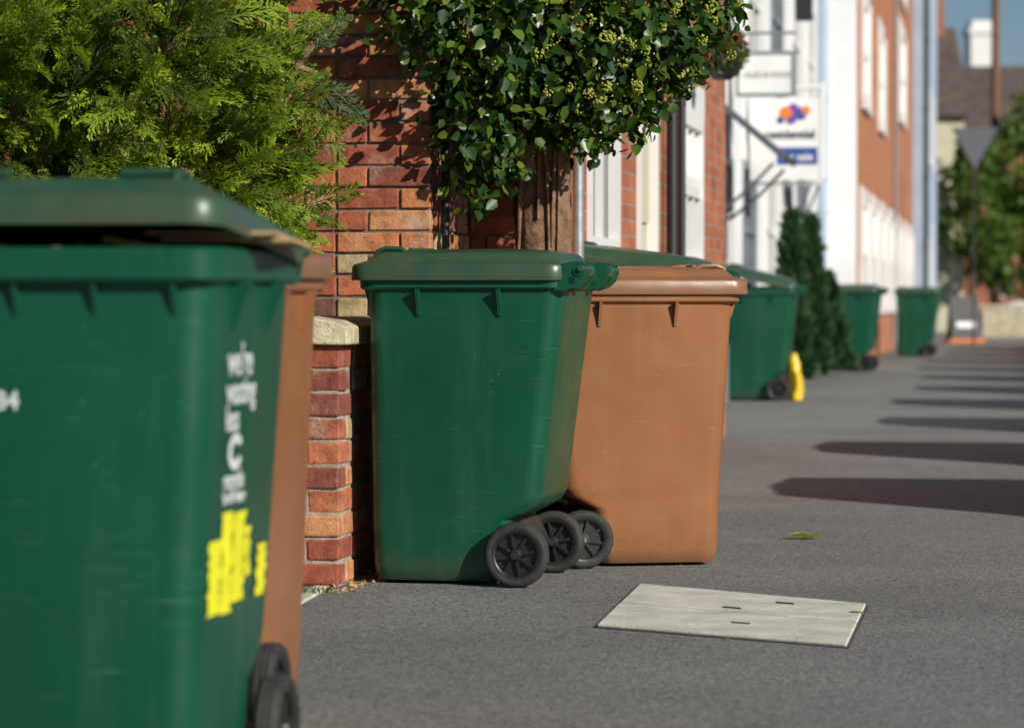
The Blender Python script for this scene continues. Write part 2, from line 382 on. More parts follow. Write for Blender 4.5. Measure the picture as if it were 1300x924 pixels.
# ------------------------------------------------------------------ low garden wall (street frame coordinates w,u,z)
def sgroup(name): return group(name,(0,0,0),-TH)
gw=sgroup('garden_wall'); Bk=MB(); R_=random.Random(4)
W0,W1,U0,U1=-2.255,-2.040,9.64,10.735
for c in range(10):
    z0=.0+c*.0755+.004; z1=z0+.066; j=.0026
    def bb(a,b_,c_,d):
        o=R_.uniform(-.003,.003); Bk.box(a,b_+o,c_+R_.uniform(-.004,.003),d,z0+R_.uniform(-.001,.002),z1+R_.uniform(-.002,.002),0,j)
    if c%2==0: bb(W0,W1,U0,U0+.103); u=U0+.113
    else:
        bb(W0,W0+.102,U0,U0+.215); bb(W0+.113,W1,U0,U0+.215); u=U0+.225
    k=c
    while u<U1-.05:
        L=.215 if k%2 else .103
        e=min(u+L,U1-.003)
        bb(W0,W0+.102,u,e); bb(W0+.113,W1,u,e); u=e+.010; k+=1
Bk.make('bricks',M_BRICK,gw,bev=.006)
Mo=MB(); Mo.box(W0+.005,W1-.005,U0+.005,U1-.004,-.05,.757); Mo.make('mortar',M_MORTAR,gw)
Cp=MB(); u=U0-.03; k=0
while u<U1-.05:
    e=min(u+.46,U1-.004)
    a,bq=W0-.03,W1+.032
    ring=[(a,.757),(bq,.757),(bq,.812),(bq-.05,.832),((a+bq)/2,.842),(a+.05,.832),(a,.812)]
    Cp.prism([(p[0]+R_.uniform(-.003,.003),p[1]+R_.uniform(-.003,.003)) for p in ring],'y',u,e); u=e+.008
Cp.make('coping',M_COPE,gw,bev=.007)

# ------------------------------------------------------------------ houses
def facade(B,w,u0,u1,z0,z1,ops,mi=0,dep=.11):
    us=sorted({u0,u1,*[o[0] for o in ops],*[o[1] for o in ops]}); zs=sorted({z0,z1,*[o[2] for o in ops],*[o[3] for o in ops]})
    for i in range(len(us)-1):
        for j in range(len(zs)-1):
            cu,cz=(us[i]+us[i+1])/2,(zs[j]+zs[j+1])/2
            if any(o[0]<cu<o[1] and o[2]<cz<o[3] for o in ops): continue
            B.add([(w,us[i],zs[j]),(w,us[i+1],zs[j]),(w,us[i+1],zs[j+1]),(w,us[i],zs[j+1])],[(0,1,2,3)],mi)
    for a,b_,c,d in [o[:4] for o in ops]:
        for q in ([(w,a,c),(w-dep,a,c),(w-dep,a,d),(w,a,d)],[(w,b_,c),(w,b_,d),(w-dep,b_,d),(w-dep,b_,c)],[(w,a,d),(w-dep,a,d),(w-dep,b_,d),(w,b_,d)],[(w,a,c),(w,b_,c),(w-dep,b_,c),(w-dep,a,c)]):
            B.add(q,[(0,1,2,3)],mi)
DEP=.035
def window(g,w,a,b_,c,d,fr=M_WPAINT,sill=M_COPE,bars=1,dep=DEP,head=True,blind=0,surround=0):
    F=MB(); x0,x1=w-dep+.002,w-dep+.055; t=.07
    F.box(x0,x1,a+.002,a+t,c+.002,d-.002); F.box(x0,x1,b_-t,b_-.002,c+.002,d-.002)
    F.box(x0,x1,a+t,b_-t,c+.002,c+t); F.box(x0,x1,a+t,b_-t,d-t,d-.002)
    F.box(x0,x1-.012,a+t,b_-t,(c+d)/2-.03,(c+d)/2+.03)
    for k in range(bars):
        u=a+(b_-a)*(k+1)/(bars+1); F.box(x0,x1-.018,u-.015,u+.015,c+t,d-t)
    F.make('window_frame',fr,g)
    G=MB(); G.box(w-dep-.03,w-dep,a,b_,c,d); G.make('window_pane',M_GLASS,g)
    if blind:
        G=MB(); G.box(w-dep+.001,w-dep+.006,a+t,b_-t,d-(d-c)*blind,d-t); G.make('window_blind',M_WHITE,g)
    S=MB(); S.box(w-.02,w+.07,a-.08,b_+.08,c-.09,c-.003); S.make('window_sill',sill,g)
    if head:
        S=MB(); S.box(w-.02,w+.014,a-.1,b_+.1,d+.003,d+.19); S.make('window_lintel',sill,g)
    if surround:
        S=MB(); S.box(w+.001,w+.05,a-surround,a-.003,c,d); S.box(w+.001,w+.05,b_+.003,b_+surround,c,d); S.make('window_surround',M_WPAINT,g)
def door(g,w,a,b_,c,d,mat,dep=DEP):
    D=MB(); D.box(w-dep-.04,w-dep,a,b_,c,d)
    for p in range(2):
        for q in range(2):
            uu=a+(b_-a)*(.12+.42*q); zz=c+(d-c)*(.08+.48*p); D.box(w-dep,w-dep+.015,uu,uu+(b_-a)*.34,zz,zz+(d-c)*.38)
    D.make('door',mat,g)
    F=MB(); F.box(w-dep+.001,w+.02,a+.001,a+.07,c,d); F.box(w-dep+.001,w+.02,b_-.07,b_-.001,c,d); F.box(w-dep+.001,w+.02,a+.07,b_-.07,d-.07,d-.001); F.make('door_frame',M_WPAINT,g)
def shell(g,w,u0,u1,zt,ops,mats,dep=7.,ridge=2.4,gmi=0,gfront=True):
    B=MB(); facade(B,w,u0,u1,0,zt,ops,0,DEP)
    wl=w-dep
    if gfront: B.add([(wl,u0,0),(w,u0,0),(w,u0,zt),((w+wl)/2,u0,zt+ridge),(wl,u0,zt)],[(0,1,2,3,4)],gmi)
    B.add([(wl,u1,0),(w,u1,0),(w,u1,zt),((w+wl)/2,u1,zt+ridge),(wl,u1,zt)],[(4,3,2,1,0)],gmi)
    B.add([(wl,u0,0),(wl,u1,0),(wl,u1,zt),(wl,u0,zt)],[(3,2,1,0)],0)
    B.make('walls',mats,g,uv=True,recalc=False)
    Rf=MB(); e=.25; k=ridge/(dep/2); m_=(w+wl)/2
    for sd,we in ((1,w+e),(-1,wl-e)):
        ze=zt-e*k+.02
        Rf.add([(we,u0-.1,ze),(we,u1+.02,ze),(m_,u1+.02,zt+ridge+.02),(m_,u0-.1,zt+ridge+.02),(we,u0-.1,ze+.1),(we,u1+.02,ze+.1),(m_,u1+.02,zt+ridge+.12),(m_,u0-.1,zt+ridge+.12)],[(0,1,2,3),(7,6,5,4),(0,4,5,1),(0,3,7,4),(1,5,6,2)])
    Rf.make('roof',M_TILE,g)
    Cc=MB(); Cc.box(m_-.3,m_+.3,u1-1.0,u1-.2,zt+ridge-.4,zt+ridge+1.1); Cc.box(m_-.36,m_+.36,u1-1.06,u1-.14,zt+ridge+1.1,zt+ridge+1.2)
    Cc.tube([(m_,u1-.6,zt+ridge+1.2),(m_,u1-.6,zt+ridge+1.55)],.12,12); Cc.make('chimney',M_BSH,g,uv=True)
    Gt=MB(); Gt.box(w+.10,w+.26,u0,u1,zt-.12,zt-.02); Gt.make('gutter',M_BPAINT,g)
def pipe(g,w,u,z0,z1,mat,r=.038):
    P=MB(); P.tube([(w+r+.02,u,z1),(w+r+.02,u,z0+.12),(w+r+.06,u,z0+.03)],r,12)
    z=z0+.5
    while z<z1: P.tube([(w+r+.02,u,z),(w+r+.02,u,z+.07)],r+.012,12); z+=1.5
    P.make('downpipe',mat,g,40)

h1=sgroup('brick_house'); WF=-1.763; UF=11.47; UE=20.4
ops=[(13.48,14.55,1.10,2.35),(15.35,16.2,.12,2.2),(17.5,18.7,1.08,1.95),(13.4,14.5,3.4,4.7),(17.3,18.5,3.4,4.7)]
shell(h1,WF,UF,UE,5.4,ops,[M_BSH],7.0,gfront=False)
for o in (ops[0],ops[3],ops[4]): window(h1,WF,*o,bars=1,blind=.5)
window(h1,WF,*ops[2],bars=2,sill=M_WPAINT,blind=.4)
door(h1,WF,*ops[1],M_CREAM)
pipe(h1,WF,16.55,0,5.3,M_BPAINT,.03); pipe(h1,WF,17.15,0,5.3,M_BPAINT,.022)
pipe(h1,-1.945,10.82,0,5.2,M_BPAINT,.014)
def brick_face(B,axis,fixed,a0,a1,z1,seed):
    r=random.Random(seed); c=0; z=.0
    while z<z1-.07:
        first=True; k=c%2; a=a1
        while a>a0:
            L=.215 if k%2 else .1025
            if first and c%2==0: L=.1025
            first=False
            lo=max(a-L,a0); pr=r.uniform(-.003,.003)
            if a-lo>.03:
                if axis=='u': B.box(lo,a,fixed-.004+pr,fixed+.05,z+.005,z+.070,0,.0018)
                else: B.box(fixed-.05,fixed+.004+pr,lo,a,z+.005,z+.070,0,.0018)
            a=lo-.010; k+=1
        z+=.0755; c+=1
Bk=MB()
brick_face(Bk,'u',10.735,-3.9,-1.949,5.3,1)
brick_face(Bk,'u',UF,-1.935,WF-.004,5.3,3)
brick_face(Bk,'w',-1.945,10.79,UF-.005,5.3,2)
Bk.make('end_wall_bricks',M_BRICK,h1,bev=.004)
Mo=MB(); Mo.box(-8.7,-1.951,10.741,UF+.3,0,5.35); Mo.box(-8.7,WF-.006,UF+.006,UF+.2,0,5.35); Mo.make('end_wall_mortar',M_MORTAR_D,h1)
Rf=MB(); Rf.box(-8.8,-1.7,10.5,UF+.5,5.36,5.5); Rf.make('parapet',M_COPE,h1)

hb=sgroup('hanging_basket'); q=MB(); q.tube([(WF,17.9,2.75),(WF+.15,17.9,2.76),(WF+.2,17.9,2.72),(WF+.2,17.9,2.45)],.008,6)
q.rings([[(WF+.2+r_*math.cos(a),17.9+r_*math.sin(a),z_) for a in np.linspace(0,2*math.pi,16,endpoint=False)] for r_,z_ in ((.05,2.14),(.09,2.18),(.11,2.25),(.115,2.27))]); q.make('bracket_and_bowl',M_BPAINT,hb,40)
p,d,r=sample_lobes([(WF+.2,17.9,2.29,.13),(WF+.2,17.9,2.36,.09)],600,.3)
V,Q=instance(LEAF,LEAFQ,p,d+rng.normal(size=d.shape)*.5,rng.normal(size=d.shape),rng.uniform(.03,.05,len(p))); fast('basket_leaves',V,Q,M_TREE,hb)
p,d,r=sample_lobes([(WF+.2,17.9,2.30,.14)],110,.8)
V,Q=instance(LEAF,LEAFQ,p,d+rng.normal(size=d.shape)*.5,rng.normal(size=d.shape),rng.uniform(.03,.045,len(p))); fast('basket_flowers',V,Q,M_RED,hb)

h2=sgroup('white_rendered_house'); w2=-2.40; u2=UE+.02; e2=42.2
ops=[(21,22.2,1,2.4),(24,25,.1,2.2),(26.95,28.4,.1,2.15),(29.6,31.2,.9,2.2),(32.5,34.,.9,2.3),(35.2,36.6,.1,2.2),(37.5,39.4,.9,2.4),
     (27.3,28.7,3.1,4.5),(30.0,31.8,3.1,4.5),(33.2,35,3.2,4.6),(36.4,38.2,3.2,4.6),(39.4,41.,3.2,4.6)]
shell(h2,w2,u2,e2,6.0,ops,[M_WHITE])
for i,o in enumerate(ops):
    if o[2]<.5: door(h2,w2,*o,M_BPAINT if i!=1 else M_GREYP)
    else: window(h2,w2,*o,sill=M_WPAINT,bars=1,fr=M_GREYP if i%3==0 else M_WPAINT)
pipe(h2,w2,41.7,0,5.9,M_PALE,.06)
pl=MB(); pl.box(w2+.001,w2+.04,u2,e2-.05,0,.5); pl.make('plinth',M_GREYP,h2)
for (u,L,za,ou) in ((26.7,1.5,2.55,.58),(34.9,1.4,2.55,.40)):
    P=MB(); P.add([(w2,u,za),(w2+ou,u,za-.84*ou),(w2+ou,u+L,za-.84*ou),(w2,u+L,za),(w2,u,za+.06),(w2+ou+.02,u,za-.84*ou+.05),(w2+ou+.02,u+L,za-.84*ou+.05),(w2,u+L,za+.06)],[(3,2,1,0),(4,5,6,7),(0,1,5,4),(2,3,7,6),(1,2,6,5)])
    for uu in (u+.04,u+L-.1):
        P.tube([(w2+.01,uu,za-.95),(w2+ou*.5,uu,za-.72),(w2+ou*.85,uu,za-.84*ou-.02)],.014,8)
    P.make('porch_canopy',M_SIGNB,h2)
Lm=MB(); Lm.tube([(w2,30.8,3.9),(w2+.35,30.8,4.05),(w2+.5,30.8,3.95)],.02,8); Lm.box(w2+.42,w2+.58,30.72,30.88,3.6,3.92); Lm.make('wall_lantern',M_BPAINT,h2)

ag=sgroup('estate_agent_board')
q=MB(); q.box(-2.36,-1.70,30.0,30.03,2.02,2.80); q.make('panel',M_WPAINT,ag)
q=MB(); q.box(-2.10,-1.72,29.994,29.998,2.17,2.33); q.make('blue_band',M_BLUE,ag)
q=MB(); q.tube([(-2.39,30.05,2.9),(-1.68,30.05,2.9)],.02,8); q.tube([(-1.68,30.05,2.95),(-1.68,30.05,2.0)],.02,8); q.tube([(-2.39,30.05,1.99),(-1.68,30.05,1.99)],.015,8); q.make('bracket',M_WPAINT,ag)
for cx,cz,R0,mt in ((-2.02,2.66,.06,M_ORG),(-1.95,2.69,.055,M_PURP),(-1.88,2.65,.06,M_BLUE),(-1.97,2.60,.05,M_PURP),(-1.83,2.68,.04,M_ORG),(-2.07,2.59,.035,M_BLUE)):
    q=MB(); dy=random.uniform(0,.003); q.rings([[(cx+R0*math.cos(a),yy,cz+R0*math.sin(a)) for a in np.linspace(0,2*math.pi,20,endpoint=False)] for yy in (29.998-dy-.002,29.999)]); q.make('logo_dot',mt,ag)
text('for sale',ag,(-2.06,29.99,2.21),(0,-1,0),.10,M_WPAINT,bold=.002); text('residential',ag,(-2.22,29.99,2.42),(0,-1,0),.115,M_SIGNB,bold=.002)
pb=sgroup('hanging_pub_sign'); q=MB(); q.box(-2.30,-1.83,28.0,28.05,2.72,3.06); q.make('board',M_WPAINT,pb)
q=MB(); q.box(-2.33,-1.80,27.99,28.06,3.06,3.09); q.box(-2.33,-1.80,27.99,28.06,2.69,2.72); q.box(-2.33,-2.30,27.99,28.06,2.72,3.06); q.box(-1.83,-1.80,27.99,28.06,2.72,3.06)
q.tube([(-2.4,28.02,3.25),(-1.8,28.02,3.25)],.014,8); q.tube([(-2.2,28.02,3.25),(-2.2,28.02,3.08)],.008,6); q.tube([(-1.92,28.02,3.25),(-1.92,28.02,3.08)],.008,6); q.make('frame',M_GREYP,pb)
text('ALES & FOOD',pb,(-2.25,27.985,2.86),(0,-1,0),.07,M_GREYP)

h3=sgroup('brick_town_house'); w3=-1.90; u3=42.22; e3=69.3
ops=[]
for u in (43.6,49.5,59.5): ops.append((u,u+2.2,3.6,5.1)); ops.append((u,u+2.2,6.3,7.6))
ops[4]=(59.5,63,4.3,6.0); ops[5]=(59.5,63,6.6,7.8)
for u in (43.2,46.6,50.2,54.0,58.0,62.4,66.2): ops.append((u,u+2.3,.75,2.25))
shell(h3,w3,u3,e3,8.6,ops,[M_BSH2,M_WHITE],8,ridge=2.6,gmi=1)
for i,o in enumerate(ops):
    window(h3,w3,*o,sill=M_WPAINT,bars=2 if o[2]<1 else 1,blind=.85 if o[2]>1 else .45,surround=.12)
pipe(h3,w3,56.5,0,8.5,M_GREYP,.03)
h4=sgroup('shaded_white_house'); ops=[(72,73.2,1,2.6),(76,77,.1,2.3),(80,81.4,1,2.6),(72,73.2,4.2,5.8),(77,78.2,4.2,5.8),(81,82.2,4.2,5.8)]  # white house, its bluish shadow painted in as the wall colour
shell(h4,-1.70,69.32,85,10.5,ops,[M_PALE,M_WHITE],8,gmi=0)
for o in ops: window(h4,-1.70,*o,sill=M_WPAINT) if o[2]>.5 else door(h4,-1.7,*o,M_BPAINT)
pipe(h4,-1.7,69.6,0,10.4,M_BPAINT,.06)

# ------------------------------------------------------------------ distance
def house_far(name,x0,x1,y0,y1,zt,ridge,wall,rz=0):
    g=group(name,((x0+x1)/2,(y0+y1)/2,0),rz); hx,hy=(x1-x0)/2,(y1-y0)/2
    B=MB(); B.box(-hx,hx,-hy,hy,-.2,zt); B.make('walls',wall,g,uv=True)
    Rf=MB(); Rf.prism([(-hy-.3,zt-.1),(hy+.3,zt-.1),(0,zt+ridge)],'x',-hx-.2,hx+.2); Rf.make('roof',M_TILE,g)
    C=MB(); C.box(hx-1.0,hx-.2,-.35,.35,zt+ridge-.6,zt+ridge+1.2)
    C.tube([(hx-.6,0,zt+ridge+1.2),(hx-.6,0,zt+ridge+1.6)],.14,10); C.make('chimney',M_BSH,g,uv=True)
    Wn=MB();Fr=MB()
    n=max(1,int((x1-x0)/2.5))
    for i in range(n):
        cx=-hx+(i+.5)*2*hx/n
        for z0 in (1.,3.8):
            if z0+1.3<zt:
                Fr.box(cx-.55,cx+.55,-hy-.04,-hy-.003,z0-.05,z0+1.35); Wn.box(cx-.47,cx+.47,-hy-.06,-hy-.042,z0+.03,z0+1.27)
    Fr.make('window_frames',M_WPAINT,g); Wn.make('window_panes',M_GLASS,g)
house_far('cream_cottage',11.2,13.9,97,104,6.6,2.9,M_CREAM)
house_far('distant_brick_house',19.6,27,138,148,8.2,3.2,M_BSH)
house_far('distant_brick_house',26,36,120,130,6.0,2.8,M_BSH)
tw=group('white_tower',(23.75,160,0),.05); B=MB(); B.box(-.68,.68,-.9,.9,-.2,14.2); B.box(-.78,.78,-1,1,14.2,14.55); B.box(-.6,.6,-.8,.8,14.55,14.9)
for z_ in (8,11): B.box(-.73,.73,-.95,.95,z_,z_+.15)
B.make('shaft',M_WPAINT,tw)
up=group('utility_pole',(16.85,110,0)); B=MB(); B.tube([(0,0,-.1),(0,0,12.6)],[.18,.14],10); B.box(-.9,.9,-.06,.06,11.9,12.05)
for k in (-.8,-.3,.3,.8): B.tube([(k,0,12.05),(k,0,12.2)],.04,8)
B.make('pole',M_BARK,up,40)
sg=group('give_way_sign',(8.80,60.0,0),.12); B=MB()
B.prism([(-.46,4.14),(.46,4.14),(.0,3.32)],'y',-.012,.012); B.make('plate',M_SIGNB,sg,bev=.02)
B=MB(); B.prism([(-.43,4.12),(.43,4.12),(.0,3.36)],'y',.0125,.016); B.make('sign_face',M_WPAINT,sg)
B=MB(); B.tube([(0,.05,0),(0,.05,4.0)],.022,10); B.box(-.2,.2,.017,.03,3.9,3.94); B.make('post',M_BPAINT,sg)
def tree(name,x,y,lobes,n,size,mat,trunk_r,th):
    g=group(name,(x,y,0)); T=MB()
    T.tube([(0,0,-.1),(.03,0,th*.5),(0,.05,th)],[trunk_r*1.3,trunk_r,trunk_r*.6],10)
    for (a,b_,c,r_) in lobes: T.tube([(0,0,th*.55),(a*.5,b_*.5,(th*.55+c)/2),(a,b_,c)],[trunk_r*.5,trunk_r*.35,trunk_r*.1],6)
    T.make('trunk',M_BARK,g,40)
    p,d,r=sample_lobes(lobes,n,.45); p=p+rng.normal(size=p.shape)*.06*size*5
    V,Q=instance(LEAF,LEAFQ,p,d+rng.normal(size=d.shape)*.7,rng.normal(size=d.shape)+np.array([0,0,.8]),rng.uniform(.6,1.3,n)*size)
    fast('crown',V,Q,mat,g); return g
tree('broadleaf_tree',17.0,104,[(0,0,5.0,1.7),(-1.2,.2,4.0,1.1),(1.3,0,4.6,1.6),(.6,0,6.6,1.2),(-.4,0,2.6,1.5),(1.6,0,2.6,1.6),(-1.5,.4,2.2,.9)],5200,.28,M_TREE,.2,5)
tree('broadleaf_tree',20.2,108,[(0,0,6,2.4),(-1.4,.2,7,1.4),(1.6,0,4.8,1.8),(.2,0,8.2,1.5),(-.4,0,3,1.9)],5200,.30,M_TREE,.22,5.4)
tree('broadleaf_tree',13.9,95.5,[(0,0,4.4,.75),(-.3,.2,3.0,.7),(.5,0,2.6,.8),(.1,0,5.4,.55)],2200,.2,M_TREE,.12,4)
def spire(name,w,u,h,r,n):
    x,y=street(w,u); g=group(name,(x,y,0)); T=MB(); T.tube([(0,0,0),(0,0,h*.9)],[.04,.01],8); T.make('trunk',M_BARK,g)
    t=rng.random(n)**1.3; z=.08+t*(h-.08); rad=r*(1-t)**.75*(.65+.45*rng.random(n))*(1+.12*np.sin(z*14)); a=rng.random(n)*2*math.pi
    p=np.c_[rad*np.cos(a),rad*np.sin(a),z]; d=np.c_[np.cos(a),np.sin(a),np.full(n,1.2)]
    V,Q=instance(LEAF*np.array([.6,1,1]),LEAFQ,p,d+rng.normal(size=d.shape)*.3,rng.normal(size=d.shape),rng.uniform(.07,.16,n)); fast('foliage',V,Q,M_DCON,g)
spire('conifer_shrub',-2.14,32.6,1.74,.19,1800); spire('conifer_shrub',-2.10,35.2,1.78,.22,2000); spire('conifer_shrub',-2.02,36.8,1.15,.30,1800)

x_,y_=street(-.05,73.5)
sw=group('stone_wall',(x_+1.9,y_+.3,0),-.1); B=MB(); R2=random.Random(9)
for c in range(4):
    x=-2.2
    while x<4:
        L=R2.uniform(.3,.6); B.box(x,x+L-.015,-.15,.15,-.12+c*.2,-.12+c*.2+.19,0,.006); x+=L
B.box(-2.25,4.05,-.2,.2,.69,.76); B.make('stones',M_COPE,sw)
x_,y_=street(-.75,65.5)
ab=group('sandwich_board',(x_,y_,0),.1); B=MB()
for sd in (-1,1):
    B.add([(-.3,sd*.28,.04),(.3,sd*.28,.04),(.3,sd*.03,.95),(-.3,sd*.03,.95),(-.3,sd*.25,.04),(.3,sd*.25,.04),(.3,0,.95),(-.3,0,.95)],[(0,1,2,3),(7,6,5,4),(0,4,5,1),(1,5,6,2),(2,6,7,3),(3,7,4,0)])
B.make('panels',M_BPAINT,ab); B=MB(); B.box(-.36,.36,-.34,.34,0,.07); B.make('base',M_ORG,ab)
B=MB(); B.add([(-.2,-.235,.3),(.2,-.235,.3),(.2,-.20,.42),(-.2,-.20,.42)],[(0,1,2,3)]); B.make('poster',M_WPAINT,ab)
ys=group('yellow_sack',(2.50,27.75,0),.2,(.85,.85,.95)); B=MB(); R3=random.Random(2); rs=[]
for z_,r_,ox in ((0,.06,0),(.01,.088,0),(.08,.095,.005),(.18,.088,.0),(.27,.082,-.015),(.34,.075,-.02),(.39,.06,-.03),(.42,.045,-.02),(.44,.02,-.03)):
    rs.append([(ox+r_*(1+R3.uniform(-.2,.2))*math.cos(a)*.8,r_*(1+R3.uniform(-.2,.2))*math.sin(a),z_+R3.uniform(-.01,.01)*(z_>.02)) for a in np.linspace(0,2*math.pi,14,endpoint=False)])
B.rings(rs); B.make('sack',M_YBAG,ys,25)
gp=sgroup('steel_post'); B=MB(); B.tube([(-1.60,11.98,-.02),(-1.60,11.98,3.0)],.022,14); B.tube([(-1.60,11.98,3.0),(-1.60,11.98,3.03)],.026,14); B.box(-1.63,-1.57,11.95,12.01,.0,.02); B.make('post',M_GALV,gp,40)

# ------------------------------------------------------------------ parked cars along the kerb
def car(u,w,paint,L=3.66,H=1.52,rz=None,pos=None):
    if pos is None:
        x,y=street(w,u); pos=(x,y,-.125); rz=-TH
    g=group('parked_car',pos,rz); B=MB(); k=L/3.66
    st=[(-1.83,.32,.55,.60,.62,.62,.60),(-1.78,.22,.70,.80,.74,.80,.70),(-1.55,.18,.80,.90,.80,1.15,.62),(-1.25,.17,.82,.93,.82,H-.05,.58),(-.6,.17,.82,.94,.82,H,.60),(.1,.17,.82,.94,.82,H-.03,.59),(.55,.17,.81,.94,.80,1.18,.62),(.95,.18,.80,.92,.79,.97,.70),(1.5,.20,.78,.82,.76,.84,.66),(1.77,.25,.68,.62,.68,.64,.60),(1.83,.34,.56,.52,.56,.54,.5)]
    rs=[]
    for y,zl,hl,zb,hb,zr,hr in st:
        y*=k; zr=max(zr,zb+.012)
        half=[(hl*.9,zl),(hl,zl+.14),(hl+.012,(zl+zb)/2),(hb,zb),(hr+.03,zr-.05 if zr-zb>.1 else zr-.004),(hr-.05,zr)]
        rs.append([(a,y,z) for a,z in half]+[(-a,y,z) for a,z in reversed(half)])
    n=12; vs=[p for r in rs for p in r]; fs=[];ms=[]
    for a in range(len(rs)-1):
        for i in range(n):
            j=(i+1)%n; fs.append((a*n+i,a*n+j,(a+1)*n+j,(a+1)*n+i)); ms.append(1 if (i in (3,7) and 2<=a<=6) or (i in(5,) and a in (2,5,6)) else 0)
    fs.append(tuple(range(n)));ms.append(0);fs.append(tuple((len(rs)-1)*n+i for i in range(n)));ms.append(0)
    B.v+=vs; B.f+=[list(f) for f in fs]; B.m+=ms
    B.make('bodywork',[paint,M_GLASS],g,30)
    Wl=MB()
    for sd in (-1,1):
        for yy in (-1.15*k,1.18*k):
            Wl.rings([[(sd*xx,yy+r_*math.cos(a),.30+r_*math.sin(a)) for a in np.linspace(0,2*math.pi,24,endpoint=False)] for xx,r_ in ((.62,.26),(.64,.30),(.82,.30),(.84,.27),(.83,.18),(.80,.16))])
    Wl.make('wheels',M_RUBBER,g,40)
    Lt=MB()
    for sd in (-1,1): Lt.box(sd*.60-.1,sd*.60+.1,1.72*k,1.80*k,.56,.68); Lt.box(sd*.62-.08,sd*.62+.08,-1.83*k,-1.77*k,.7,.86)
    Lt.make('lamps',M_WPAINT,g); Mr=MB()
    for sd in (-1,1): Mr.box(sd*.90-.08,sd*.90+.08,.55*k,.65*k,.93,1.05)
    Mr.make('mirrors',paint,g,bev=.02)
HH=(1.91,1.93,1.78,1.82,1.76,1.80)
for i,u in enumerate((13.75,17.8,22.1,26.4,30.7,35.1,39.5,44.1,48.7,53.3,57.9)):
    car(u,2.10,M_CARS[i%3],3.72,HH[i%6])
car(0,0,M_CARS[3],4.2,1.50,math.pi/2-.1,(15.0,86.,-.125))

# ------------------------------------------------------------------ ground
def sheet(name,pts,z,mat):
    me=MB(); me.add([(a,b_,z) for a,b_ in pts],[tuple(range(len(pts)))]); o=me.make(name,mat,None,recalc=False)
    o.rotation_euler=(0,0,-TH); return o
sheet('ground',[(-900,-300),(900,-300),(900,1800),(-900,1800)],-.140,M_GROUND)
sheet('road',[(.72,-30),(8.2,-30),(8.2,160),(.72,160)],-.125,M_ROAD)
sheet('side_road',[(-30,88),(60,88),(60,135),(-30,135)],-.130,M_ROAD)
pv=MB(); pv.box(-3.5,.60,-8,87,-.135,0); o=pv.make('pavement',M_ASPH); o.rotation_euler=(0,0,-TH)
pv=MB(); pv.box(8.35,11,-8,87,-.135,0); o=pv.make('pavement',M_ASPH); o.rotation_euler=(0,0,-TH)
kb=MB(); u=-8
while u<87: kb.box(.605,.73,u,u+.905,-.134,.004); kb.box(8.215,8.345,u,u+.905,-.134,.004); u+=.914
o=kb.make('kerb',M_KERB,bev=.012); o.rotation_euler=(0,0,-TH)
gd=MB(); gd.box(-9,-3.505,-8,10.7,-.13,.01); o=gd.make('garden_soil',M_SOIL); o.rotation_euler=(0,0,-TH)
ed=MB()
P0=Vector((-.592,9.80)); P1=Vector((-.80,7.75)); dd=(P1-P0).normalized(); nn=Vector((-dd.y,dd.x))*.026
for k in range(3):
    a=P0+dd*(.69*k); b_=a+dd*.68; vs=[(a-nn),(b_-nn),(b_+nn),(a+nn)]
    ed.add([(p.x,p.y,z_) for z_ in (-.05,.008) for p in vs],[(0,1,2,3),(7,6,5,4),(0,4,5,1),(1,5,6,2),(2,6,7,3),(3,7,4,0)])
ed.make('edging_stone',M_CONC,bev=.006)
A,Bc,Cc,D=[Vector(p) for p in ((.232,8.61),(.400,9.86),(1.036,9.21),(.862,8.11))]
cv=group('inspection_cover')
def quadslab(name,a,b_,c,d,z0,z1,mat,bev=0):
    q=MB(); q.add([(p.x,p.y,z) for z in (z0,z1) for p in (a,b_,c,d)],[(0,1,2,3),(7,6,5,4),(0,4,5,1),(1,5,6,2),(2,6,7,3),(3,7,4,0)]); return q.make(name,mat,cv,bev=bev)
def lp(s,t): return A.lerp(D,s).lerp(Bc.lerp(Cc,s),t)
quadslab('recess',lp(-.012,-.010),lp(-.012,1.010),lp(1.012,1.010),lp(1.012,-.010),-.02,.003,M_SLOT)
quadslab('panel_front',lp(.0,.0),lp(.0,.49),lp(1,.49),lp(1,.0),0,.010,M_CONC,.004)
quadslab('panel_back',lp(.0,.51),lp(.0,1),lp(1,1),lp(1,.51),0,.009,M_CONC,.004)
for s,t in ((.44,.58),(.64,.80),(.52,.25)):
    quadslab('lifting_slot',lp(s,t),lp(s,t+.016),lp(s+.075,t+.016),lp(s+.075,t),.006,.0125,M_SLOT)
def leaf_on(name,x,y,s,rz,mat):
    V=LEAF*s; q=MB(); q.add([(v[0]*1.0,v[1],max(.002,v[2]*1.5+.002)) for v in V],[(0,3,2,1),(0,5,4,3)])
    o=q.make(name,mat,recalc=False); o.location=(x,y,.004); o.rotation_euler=(.06,.05,rz)
leaf_on('fallen_leaf',1.16,11.78,.14,1.6,M_YLEAF); leaf_on('fallen_leaf',1.00,8.93,.05,1.2,M_BLEAF)
p=np.c_[rng.uniform(-.9,1.6,90),rng.uniform(8,14,90),np.full(90,.006)]
V,Q=instance(LEAF,LEAFQ,p,np.c_[rng.normal(size=(90,2)),np.zeros(90)],np.tile([0,0,1.],(90,1)),rng.uniform(.006,.022,90)); fast('leaf_litter',V,Q,M_BLEAF)
p=np.c_[rng.normal(-.52,.03,160),rng.uniform(9.6,10.6,160),np.full(160,.005)]
p[:,0]+= (p[:,1]-9.7)*.155
V,Q=instance(LEAF,LEAFQ,p,rng.normal(size=(160,3)),rng.normal(size=(160,3))+[0,0,2],rng.uniform(.006,.025,160)); fast('wall_foot_debris',V,Q,M_BLEAF)
